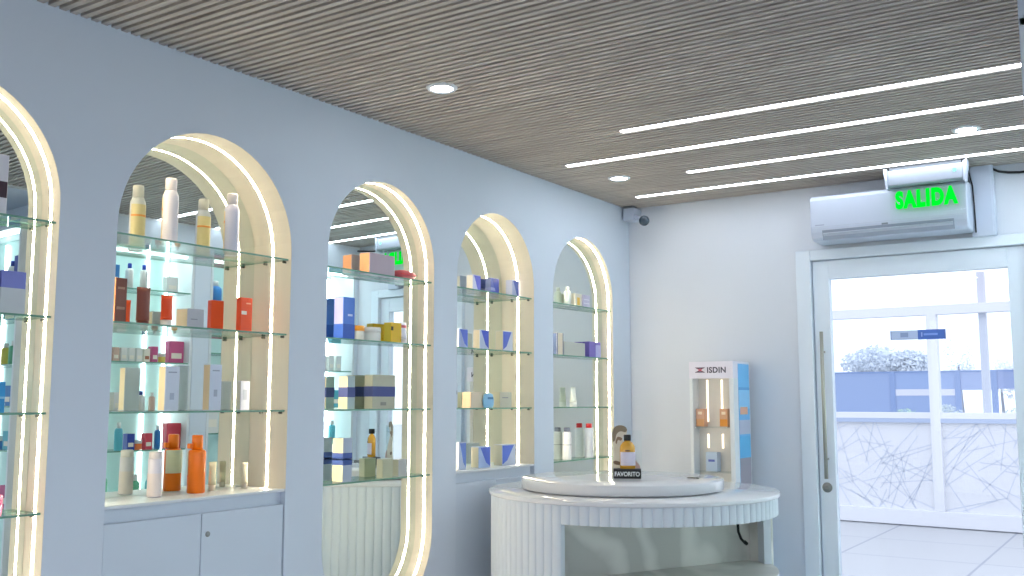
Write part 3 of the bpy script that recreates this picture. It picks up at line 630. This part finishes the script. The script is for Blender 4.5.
pp = [e*(E0+.012) + tv*.468 + Vector((0, 0, .934)), e*(E0+.016) + tv*.464 + Vector((0, 0, .90)), e*(E0+.02) + tv*.458 + Vector((0, 0, .865)), e*(E0+.022) + tv*.458 + Vector((0, 0, .83)), e*(E0+.03) + tv*.466 + Vector((0, 0, .80)), e*(E0+.035) + tv*.480 + Vector((0, 0, .785))]
b = MB(); b.tube(pp, .006, M_RUB, 10); b.build('cable', cd); b = MB(); b.tube([pp[-1] + Vector((0, 0, .002)), pp[-1] + tv*.014 + Vector((0, 0, -.008))], .008, M_RUB, 12); b.build('plug', cd)

# black block, amber bottle and printed acrylic card on the plinth
ZP = 1.073; BX, BY = .692, 3.858; fr = math.radians(26.7 - 0)
bl = tag(empty('sign_block', (BX, BY, ZP)), 'small black block sign reading favorito on the white plinth', 'sign'); bl.rotation_euler.z = math.radians(27)
boxo('block', bl, -.059, .059, -.032, .032, 0, .040, M_BLACK, .0015)
text('sign_lettering', 'FAVORITO', .026, hx('#e8ecee'), bl, (-.053, -.0322, .0105), ext=.0005, off=.0006, width=.106)
bo = tag(empty('serum_bottle', (BX+.002, BY+.001, ZP+.040)), 'amber oil bottle with black cap and white label on the black block', 'bottle'); bo.rotation_euler.z = math.radians(27)
b = MB(); b.lathe([(.030, 0), (.033, .003), (.033, .085), (.031, .097), (.022, .110), (.013, .117), (.012, .122)], pmat('amber_oil', '#d9a23c', .15, .6, var=.05, scale=20), n=28, sy=.62); b.build('bottle_body', bo)
b = MB(); b.lathe([(.015, .119), (.0155, .121), (.0155, .142), (.0145, .1445)], M_BLACK, n=24); b.build('cap', bo)
b = MB(); b.mi(hx('#d4cfe0')); ra = [[b.bm.verts.new((.0336*math.cos(a), .0336*.62*math.sin(a)-.0002, zz)) for a in [PI*1.08 + PI*.88*j/16 + .18 for j in range(17)]] for zz in (.014, .071)]
for j in range(16): f = b.bm.faces.new((ra[0][j], ra[0][j+1], ra[1][j+1], ra[1][j])); f.smooth = True
b.build('front_label', bo)
boxo('label_mark', bo, -.010, .010, -.0222, -.0208, .074, .080, hx('#6a4a20'))
st = tag(empty('display_card', (.645, 3.94, ZP)), 'clear acrylic card with cream and brown print behind the amber bottle', 'display card'); st.rotation_euler.z = math.radians(27)
boxo('acrylic_foot', st, -.07, .07, -.02, .02, 0, .004, M_ACRY, .001)
boxo('acrylic_sheet', st, -.062, .070, .002, .005, .004, .20, M_ACRY, .001)
def blob(name, pts, col, y=-.001, th=.0018):
    n = len(pts); sm = []
    for k in range(n):
        p0, p1, p2, p3 = (Vector(pts[(k+j-1) % n]) for j in range(4))
        for q in range(5):
            t = q/5; sm.append(.5*((2*p1) + (p2-p0)*t + (2*p0-5*p1+4*p2-p3)*t*t + (3*p1-p0-3*p2+p3)*t**3))
    b = MB(); b.prism([(p.x, y, p.y) for p in sm], (0, th, 0), hx(col)); return b.build(name, st)
blob('cream_print', [(-.052, .02), (-.055, .06), (-.050, .10), (-.056, .135), (-.058, .175), (-.045, .215), (-.015, .222), (.005, .205), (.003, .185), (-.012, .17), (-.008, .14), (.01, .12), (.05, .06), (.062, .03), (.03, .015)], '#d9d2c4')
blob('brown_print', [(-.058, .190), (-.05, .212), (-.03, .222), (-.005, .218), (.006, .204), (-.002, .192), (-.02, .196), (-.034, .190), (-.042, .178), (-.046, .158), (-.056, .152)], '#877a66', -.0035)
blob('brown_swirl', [(-.045, .15), (-.035, .172), (-.015, .165), (-.022, .155), (-.034, .158), (-.04, .14)], '#8c7660', -.0035)
blob('brown_curl', [(-.056, .062), (-.045, .068), (-.022, .060), (-.028, .050), (-.048, .052)], '#806a54', -.0035)
blob('pink_print', [(.035, .07), (.055, .055), (.062, .035), (.048, .03), (.04, .05)], '#c8a8a0', -.0035)
tg = tag(empty('metal_clip', (.935, 3.985, ZP)), 'tiny grey metal clip lying on the right of the plinth', 'clip')
b = MB(); b.tube([(-.022, 0, .0036), (-.008, .006, .0042), (.006, .002, .0036), (.02, -.006, .0036)], .0034, M_METAL, 8); b.build('clip_arm', tg)
b = MB(); b.lathe([(.008, 0), (.008, .006), (.005, .008)], M_METAL, (.024, .004, 0), 14); b.build('clip_head', tg)

# ------------------------------------------------------------------ floor display stand by the back wall
ds = tag(empty('display_stand', (.62, 5.10, 0)), 'tall white display stand with red logo header by the back wall', 'display stand')
X0, X1, Y0, Y1, ZT = -.127, .123, -.10, .14, 1.612
b = MB(); b.box(X0, X0+.018, Y0, Y1, 0, ZT-.09, M_WHITE, .002); b.box(X1-.026, X1, Y0, Y1, 0, ZT-.09, M_WHITE, .002); b.box(X0+.018, X1-.026, Y0, Y1, 0, .80, M_WHITE); b.box(X0+.018, X1-.026, -.02, Y1, .80, ZT-.09, pmat('pearl_back', '#d8d3ca', .25)); b.build('stand_frame', ds)
hd = boxo('header', ds, X0, X1, Y0-.004, Y1, ZT-.09, ZT, pmat('header_white', '#dfdbe6', .4), .002)
text('header_lettering', 'ISDIN', .042, hx('#4a4656'), hd, (-.022, Y0-.0045, ZT-.060), ext=.0005, off=.0012, width=.105, space=1.08)
lg = boxo('logo', hd, -.092, -.032, Y0-.0052, Y0-.003, ZT-.060, ZT-.030, hx('#d9d4de'))
b = MB(); yy = Y0-.0056
for pts, c in (([(-.092, -.031), (-.032, -.031), (-.046, -.039), (-.078, -.039)], '#5a4a60'), ([(-.092, -.059), (-.078, -.051), (-.046, -.051), (-.032, -.059)], '#5a4a60'), ([(-.080, -.036), (-.062, -.0415), (-.044, -.036), (-.056, -.045), (-.044, -.054), (-.062, -.0485), (-.080, -.054), (-.068, -.045)], '#c02848')):
    b.prism([(x, yy, ZT+z) for x, z in pts], (0, .0005, 0), hx(c))
b.build('logo_print', hd)
for z in (1.265, 1.03): 
    b = MB(); b.prism([(X0+.018, Y0+.006, z-.006), (X1-.026, Y0+.006, z-.006), (X1-.026, -.021, z-.006), (X0+.018, -.021, z-.006)], (0, 0, .006), M_ACRY, M_ACRY); b.build('clear_shelf', ds)
ES = emat('stand_light', (1.0, .86, .66), 2.2)
for x in (-.056, .026):
    for z0, z1 in ((1.29, 1.515), (1.15, 1.225)): boxo('light_strip', ds, x-.004, x+.004, -.0255, -.0195, z0 - (.0 if x < 0 else .0), z1, ES)
# side graphic: blue picture panel with bands of its own print
sp = boxo('side_graphic', ds, X1-.0005, X1+.002, -.035, .125, .05, 1.60, hx('#6fb4e4'))
boxo('printed_band', sp, X1+.0015, X1+.0026, -.035, .125, 1.36, 1.46, hx('#8ec4ea')); boxo('printed_band', sp, X1+.0015, X1+.0026, -.035, .125, 1.46, 1.475, hx('#5a9ad4'))
boxo('printed_band', sp, X1+.0015, X1+.0026, -.035, .125, 1.225, 1.30, hx('#b9bcd0')); boxo('printed_band', sp, X1+.0015, X1+.0026, -.035, .125, 1.10, 1.215, hx('#5cb0e0')); boxo('printed_band', sp, X1+.0015, X1+.0026, -.035, .125, .92, 1.10, hx('#9a94a0'))
boxo('printed_panel', sp, X1+.002, X1+.0032, -.02, .09, 1.33, 1.37, hx('#e0a88c'))
g = 'products on the display stand'
def stand_box(l, x0, x1, z, h, face, low):
    r = tag(empty('carton', ((x0+x1)/2, 5.052, z)), l, 'box', g); a = (x1-x0)/2
    boxo('box_body', r, -a, a, -.024, .024, 0, h, hx(face), .0012); boxo('printed_panel', r, -a*.96, a*.96, -.0246, -.023, h*.04, h*.42, hx(low)); boxo('pale_panel', r, -a*.5, a*.5, -.0246, -.023, h*.68, h*.84, hx('#ecd8bc'))
stand_box('peach carton on the left of the stand\'s clear shelf', .515, .562, 1.265, .095, '#d0a184', '#d29a66')
stand_box('peach and orange carton on the right of the stand\'s clear shelf', .650, .694, 1.265, .095, '#d2a27c', '#e0902c')
r = tag(empty('carton', (.600, 5.05, 1.03)), 'pale blue carton on the lower clear shelf of the stand', 'box', g)
boxo('box_body', r, -.032, .032, -.025, .025, 0, .10, hx('#b4c4d8'), .001); boxo('printed_panel', r, -.018, .018, -.0256, -.024, .05, .062, hx('#5a68b4'))

# ------------------------------------------------------------------ air conditioner, exit sign, duct, cables, camera
ac = tag(empty('air_conditioner', (1.530, D, 2.19)), 'white split air conditioner on the back wall above the door', 'air conditioner')
b = MB(); prof = [(0, .272), (-.175, .272), (-.198, .262), (-.205, .245), (-.207, .10), (-.204, .078), (-.193, .050), (-.165, .038), (0, .036)]
x0, x1 = -.377, .377
b.prism([(x0, y, z) for y, z in prof], (x1-x0, 0, 0), M_PLAST); 
o = b.build('casing', ac)
md = o.modifiers.new('round', 'BEVEL'); md.width = .008; md.segments = 3; md.limit_method = 'ANGLE'; md.angle_limit = math.radians(50)
b = MB(); v = b.box(-.315, .315, -.004, .004, -.026, .026, pmat('louvre_grey', '#8d97a6', .5)); b.rot(v, math.radians(16), (0, 0, 0), 'X'); bmesh.ops.translate(b.bm, vec=(0, -.2015, .062), verts=v); b.build('air_outlet', ac)
b = MB(); v = b.box(-.31, .31, -.003, .003, -.018, .018, pmat('louvre_blade', '#a9b2c0', .4), .001); b.rot(v, math.radians(50), (0, 0, 0), 'X'); bmesh.ops.translate(b.bm, vec=(0, -.202, .058), verts=v); b.build('louvre', ac)
boxo('maker_mark', ac, -.352, -.305, -.2075, -.2055, .112, .118, hx('#9aa2b8'))
boxo('seam', ac, -.376, .376, -.2078, -.2055, .104, .1055, hx('#a9b0be'))
boxo('sensor', ac, -.02, .01, -.2095, -.203, .088, .096, hx('#7a828c'))

ex = tag(empty('exit_sign', (1.732, 5.042, H)), 'exit sign with green salida letters hanging under the ceiling', 'exit sign')
boxo('lamp_housing', ex, -.172, .172, -.028, .028, -.095, -.018, pmat('sign_housing_plastic', '#a7afbd', .4), .006)
for s in (-1, 1):
    b = MB(); b.prism([(s*.172, -.030, -.108), (s*.172, -.030, -.012), (s*.190, -.030, -.002), (s*.190, -.030, -.03), (s*.181, -.030, -.108)], (0, .060, 0), M_PLAST); b.build('end_cap', ex)
boxo('mounting_plate', ex, -.165, .165, -.02, .02, -.018, 0, hx('#5a6066'))
boxo('acrylic_panel', ex, -.170, .170, -.003, .003, -.30, -.095, glassmat('sign_acrylic', (.985, .996, .992), 1.07), .001)
text('sign_lettering', 'SALIDA', .110, E_GREEN, ex, (-.145, -.0045, -.203), ext=.001, off=.0072, width=.286, space=1.16)
b = MB(); v = b.lathe([(.007, 0), (.007, .004), (.004, .006)], E_LED, n=14); b.rot(v, PI/2, (0, 0, 0), 'X'); bmesh.ops.translate(b.bm, vec=(.135, -.028, -.050), verts=v); b.build('indicator_light', ex)
cb = tag(empty('sign_cable', (1.915, 5.22, 2.2)), 'dark cable dropping beside the white duct from the exit sign', 'cable')
b = MB(); b.tube([(-.008, -.18, .335), (-.004, -.1, .31), (0, -.02, .25), (.0, 0, .16), (.002, 0, .02)], .0035, M_RUB, 8); b.build('cable_run', cb)
du = tag(empty('cable_duct', (1.955, D, 2.2)), 'white vertical trunking between door frame and ceiling right of the air conditioner', 'duct')
boxo('duct_body', du, -.055, .05, -.055, 0, 0, H-2.2, M_PLAST, .003); boxo('duct_cover', du, -.045, .04, -.058, -.054, .002, H-2.2-.002, M_PLAST, .001)
cb = tag(empty('ceiling_cable', (2.0, 5.25, 2.5)), 'black cable running along the top of the back wall right of the duct', 'cable')
b = MB(); b.tube([(-.01, 0, .038), (.03, 0, .016), (.07, 0, .006), (.12, 0, .0), (.2, 0, .002), (.36, 0, .02)], .006, M_RUB, 8); b.build('cable_run', cb)
cc = tag(empty('security_camera', (.05, 5.20, 2.5)), 'small security camera with dark lens in the ceiling corner', 'camera')
boxo('mount_box', cc, -.036, .036, -.02, .078, -.035, .038, M_PLAST, .004); boxo('bracket', cc, -.03, .03, -.03, .03, .038, .0495, hx('#6c7076'))
b = MB(); b.tube([(.03, .0, -.01), (.07, -.03, -.03), (.10, -.05, -.045)], .012, M_PLAST, 12); b.build('arm', cc)
b = MB(); v = b.lathe([(.012, -.038), (.027, -.032), (.031, -.01), (.031, .022), (.028, .028)], M_PLAST, n=24); dirv = Vector((2.0, -3.6, -.9)).normalized(); q = Vector((0, 0, 1)).rotation_difference(dirv).to_matrix(); bmesh.ops.rotate(b.bm, verts=v, cent=(0, 0, 0), matrix=q); bmesh.ops.translate(b.bm, vec=(.122, -.066, -.056), verts=v); b.build('camera_body', cc)
b = MB(); v = b.lathe([(.030, .026), (.030, .030), (.024, .037), (.012, .041), (.004, .042)], pmat('dark_lens', '#2c3a46', .12, .6), n=24); bmesh.ops.rotate(b.bm, verts=v, cent=(0, 0, 0), matrix=q); bmesh.ops.translate(b.bm, vec=(.122, -.066, -.056), verts=v); b.build('lens', cc)

# ------------------------------------------------------------------ entrance door
b = MB(); b.box(1.014, 1.092, D-.03, D+.08, 0, 2.205, M_DOORM, .003); b.box(2.130, 2.205, D-.03, D+.08, 0, 2.205, M_DOORM, .003); b.box(1.092, 2.130, D-.03, D+.08, 2.150, 2.205, M_DOORM, .003); struct(b.build('trim_2'))
dr = struct(empty('door_1', (1.098, D, 0)))
lw = 2.126-1.098; b = MB()
b.box(0, .084, -.005, .045, .01, 2.145, M_DOORM, .002); b.box(lw-.086, lw, -.005, .045, .01, 2.145, M_DOORM, .002); b.box(.084, lw-.086, -.005, .045, 2.047, 2.145, M_DOORM, .002); b.box(.084, lw-.086, -.005, .045, .01, .13, M_DOORM, .002); b.build('door_frame', dr)
boxo('glass_pane', dr, .084, lw-.086, .016, .022, .13, 2.047, M_PANE)
hd = empty('door_handle'); hd.parent = dr
b = MB(); b.tube([(.047, -.050, 1.0), (.047, -.050, 1.765)], .0095, M_BRASS, 16); b.build('grip', hd)
for z in (1.10, 1.66):
    b = MB(); b.tube([(.047, -.050, z), (.047, -.004, z)], .006, M_METAL, 12); b.build('standoff', hd)
b = MB(); v = b.lathe([(.026, 0), (.026, .004), (.022, .007), (.010, .007), (.010, .010)], M_METAL, n=24); b.rot(v, PI/2, (0, 0, 0), 'X'); bmesh.ops.translate(b.bm, vec=(.038, -.005, .953), verts=v); b.build('lock', dr)
sg = tag(empty('door_sign', (1.612, D+.0155, 1.735)), 'small blue and white sticker on the glass of the entrance door', 'sign')
boxo('white_half', sg, -.133, .0, -.0016, 0, -.0235, .0235, hx('#b4c4e4')); boxo('blue_half', sg, .0, .132, -.0016, 0, -.0245, .0245, hx('#4468b8'))
for x0, x1 in ((-.084, -.046),): boxo('grey_mark', sg, x0, x1, -.0022, -.0014, -.011, .013, hx('#8497c0'))
boxo('pale_mark', sg, .016, .022, -.0022, -.0014, -.010, .012, hx('#93a8de')); boxo('pale_mark', sg, .028, .094, -.0022, -.0014, -.004, .006, hx('#7a96d8')); boxo('edge_mark', sg, -.133, -.128, -.0022, -.0014, -.0235, .0235, hx('#6a78a8')); boxo('edge_mark', sg, .127, .132, -.0022, -.0014, -.0235, .0235, hx('#6a78a8'))

# ------------------------------------------------------------------ outside: terrace, glazed screen, fence, trees
b = MB(); b.box(-40, 40, -40, 60, -.15, -.011, tilemat()); struct(b.build('ground'))
PY = 12.1; M_SCR = pmat('white_screen_frame', '#e6e7ec', .5, var=.01, scale=10)
ps = tag(empty('glazed_screen', (0, PY, 0)), 'white framed glass screen with etched line pattern outside the door', 'glass screen'); ps.rotation_euler.z = math.radians(-3)
posts = (-3.2, -1.4, .435, 2.2)
boxo('base_rail', ps, -3.2, 2.6, -.06, .06, 0, .17, M_SCR, .005)
for x in posts: boxo('post', ps, x-.055, x+.055, -.055, .055, .17, 2.38, M_SCR, .004)
boxo('thin_post', ps, .915, .995, .06, .13, 0, 2.85, pmat('screen_post_grey', '#d0d0da', .5), .004)
boxo('top_beam', ps, -3.2, 2.6, -.05, .05, 2.38, 2.49, M_SCR, .004)
boxo('handrail', ps, -3.2, 2.6, -.05, .05, 1.20, 1.27, M_SCR, .004); boxo('blue_seal', ps, -3.2, 2.6, -.053, -.045, 1.155, 1.20, hx('#b0bed8'))
M_ETCH = hx('#c3cad9')
rnd = random.Random(3)
for x0, x1 in zip(posts, posts[1:]):
    pn = boxo('etched_pane', ps, x0+.055, x1-.055, -.006, .006, .17, 1.16, M_FROST)
    b = MB()
    for q in range(int(60 * (x1-x0)/1.8)):
        cx, cz = rnd.uniform(x0+.1, x1-.1), rnd.uniform(.22, 1.1); a = rnd.choice((1, 1, 1, -1)) * rnd.uniform(.2, 1.5) + PI/2*rnd.choice((0, 1)); L = rnd.uniform(.12, .42)
        dx, dz = math.cos(a), math.sin(a)
        t0 = -L; t1 = L
        for lo, hi, c, dd in ((x0+.06, x1-.06, cx, dx), (.18, 1.15, cz, dz)):
            if abs(dd) > 1e-6:
                u, v = sorted(((lo-c)/dd, (hi-c)/dd)); t0 = max(t0, u); t1 = min(t1, v)
        if t1 <= t0: continue
        nx, nz = -dz*.004, dx*.004
        b.prism([(cx+dx*t0+nx, -.0075, cz+dz*t0+nz), (cx+dx*t1+nx, -.0075, cz+dz*t1+nz), (cx+dx*t1-nx, -.0075, cz+dz*t1-nz), (cx+dx*t0-nx, -.0075, cz+dz*t0-nz)], (0, .001, 0), M_ETCH)
    b.build('etched_pattern', pn)
    boxo('upper_pane', ps, x0+.055, x1-.055, -.005, .005, 1.27, 2.38, M_PANE)
fe = tag(empty('boundary_fence', (0, 20, 0)), 'pale blue panel fence beyond the glass screen', 'fence')
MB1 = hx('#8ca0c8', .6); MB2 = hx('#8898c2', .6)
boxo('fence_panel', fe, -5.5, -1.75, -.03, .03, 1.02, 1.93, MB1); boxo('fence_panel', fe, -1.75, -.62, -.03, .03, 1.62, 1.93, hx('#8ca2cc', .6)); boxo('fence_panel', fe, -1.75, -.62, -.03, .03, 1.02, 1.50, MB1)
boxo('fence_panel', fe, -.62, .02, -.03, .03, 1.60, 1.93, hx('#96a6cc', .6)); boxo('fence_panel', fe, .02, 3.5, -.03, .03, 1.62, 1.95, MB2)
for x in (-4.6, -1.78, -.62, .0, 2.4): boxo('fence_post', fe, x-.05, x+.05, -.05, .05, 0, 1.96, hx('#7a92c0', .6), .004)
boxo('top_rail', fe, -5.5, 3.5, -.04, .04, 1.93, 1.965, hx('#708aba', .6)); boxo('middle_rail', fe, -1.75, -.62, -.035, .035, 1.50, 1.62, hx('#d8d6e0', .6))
wl = tag(empty('low_wall', (0, 19.6, 0)), 'low pale wall along the foot of the blue fence', 'wall'); boxo('wall_body', wl, -6, 4, -.2, .2, 0, 1.0, hx('#dcdee4', .7), .01); boxo('coping', wl, -6, 4, -.23, .23, 1.0, 1.04, hx('#e2e4ea', .7), .005)
def foliage(b, c, rx, rz, n, m, s, rng, flat=1.):
    i = b.mi(m)
    for _ in range(n):
        while True:
            p = Vector((rng.uniform(-1, 1), rng.uniform(-1, 1), rng.uniform(-1, 1)))
            if p.length < 1: break
        q = Vector(c) + Vector((p.x*rx, p.y*rx*.6, p.z*rz)); d1 = Vector((rng.gauss(0, 1), rng.gauss(0, 1), rng.gauss(0, 1))).normalized(); d2 = d1.orthogonal().normalized(); ss = s*rng.uniform(.5, 1.2)
        f = b.bm.faces.new([b.bm.verts.new(q + v) for v in (d1*ss, d2*ss*.5, -d1*ss, -d2*ss*.5)]); f.material_index = i
def tree(name, label, x, y, hh, rx, rz, col, n, seed, group):
    t = tag(empty(name, (x, y, 0)), label, 'tree' if 'tree' in name else 'shrub', group); rng = random.Random(seed)
    b = MB(); b.tube([(0, 0, 0), (.05, 0, hh*.5), (0, .05, hh)], lambda f: .09*(1-.7*f)*max(.3, hh/3), hx('#787e8e', .8), 8); b.build('trunk', t)
    b = MB()
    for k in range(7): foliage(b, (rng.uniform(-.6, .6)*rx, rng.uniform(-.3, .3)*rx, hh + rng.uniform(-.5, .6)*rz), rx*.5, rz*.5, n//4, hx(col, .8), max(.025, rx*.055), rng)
    b.build('crown', t)
gt = 'pale trees beyond the fence'  # near-white crown colours stand in for haze and overexposure
tree('tree', 'broad tree painted pale with haze beyond the fence at the left of the door glass', -3.3, 26, 2.15, 1.25, .62, '#e2e8f0', 3000, 1, gt)
tree('tree', 'slender tree painted pale with haze behind the white mullion of the screen', -1.25, 24, 2.2, .42, .62, '#dde4ee', 900, 2, gt)
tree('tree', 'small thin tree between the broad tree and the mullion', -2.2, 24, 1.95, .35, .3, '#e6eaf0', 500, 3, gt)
tree('tree', 'tree with painted haze at the right of the door glass beyond the fence', .0, 27, 2.0, .9, .7, '#e6e9f0', 1500, 4, gt)
tree('tree', 'tree with painted haze behind the thin grey post of the screen', -.55, 25, 2.0, .45, .45, '#e2e6f0', 700, 5, gt)
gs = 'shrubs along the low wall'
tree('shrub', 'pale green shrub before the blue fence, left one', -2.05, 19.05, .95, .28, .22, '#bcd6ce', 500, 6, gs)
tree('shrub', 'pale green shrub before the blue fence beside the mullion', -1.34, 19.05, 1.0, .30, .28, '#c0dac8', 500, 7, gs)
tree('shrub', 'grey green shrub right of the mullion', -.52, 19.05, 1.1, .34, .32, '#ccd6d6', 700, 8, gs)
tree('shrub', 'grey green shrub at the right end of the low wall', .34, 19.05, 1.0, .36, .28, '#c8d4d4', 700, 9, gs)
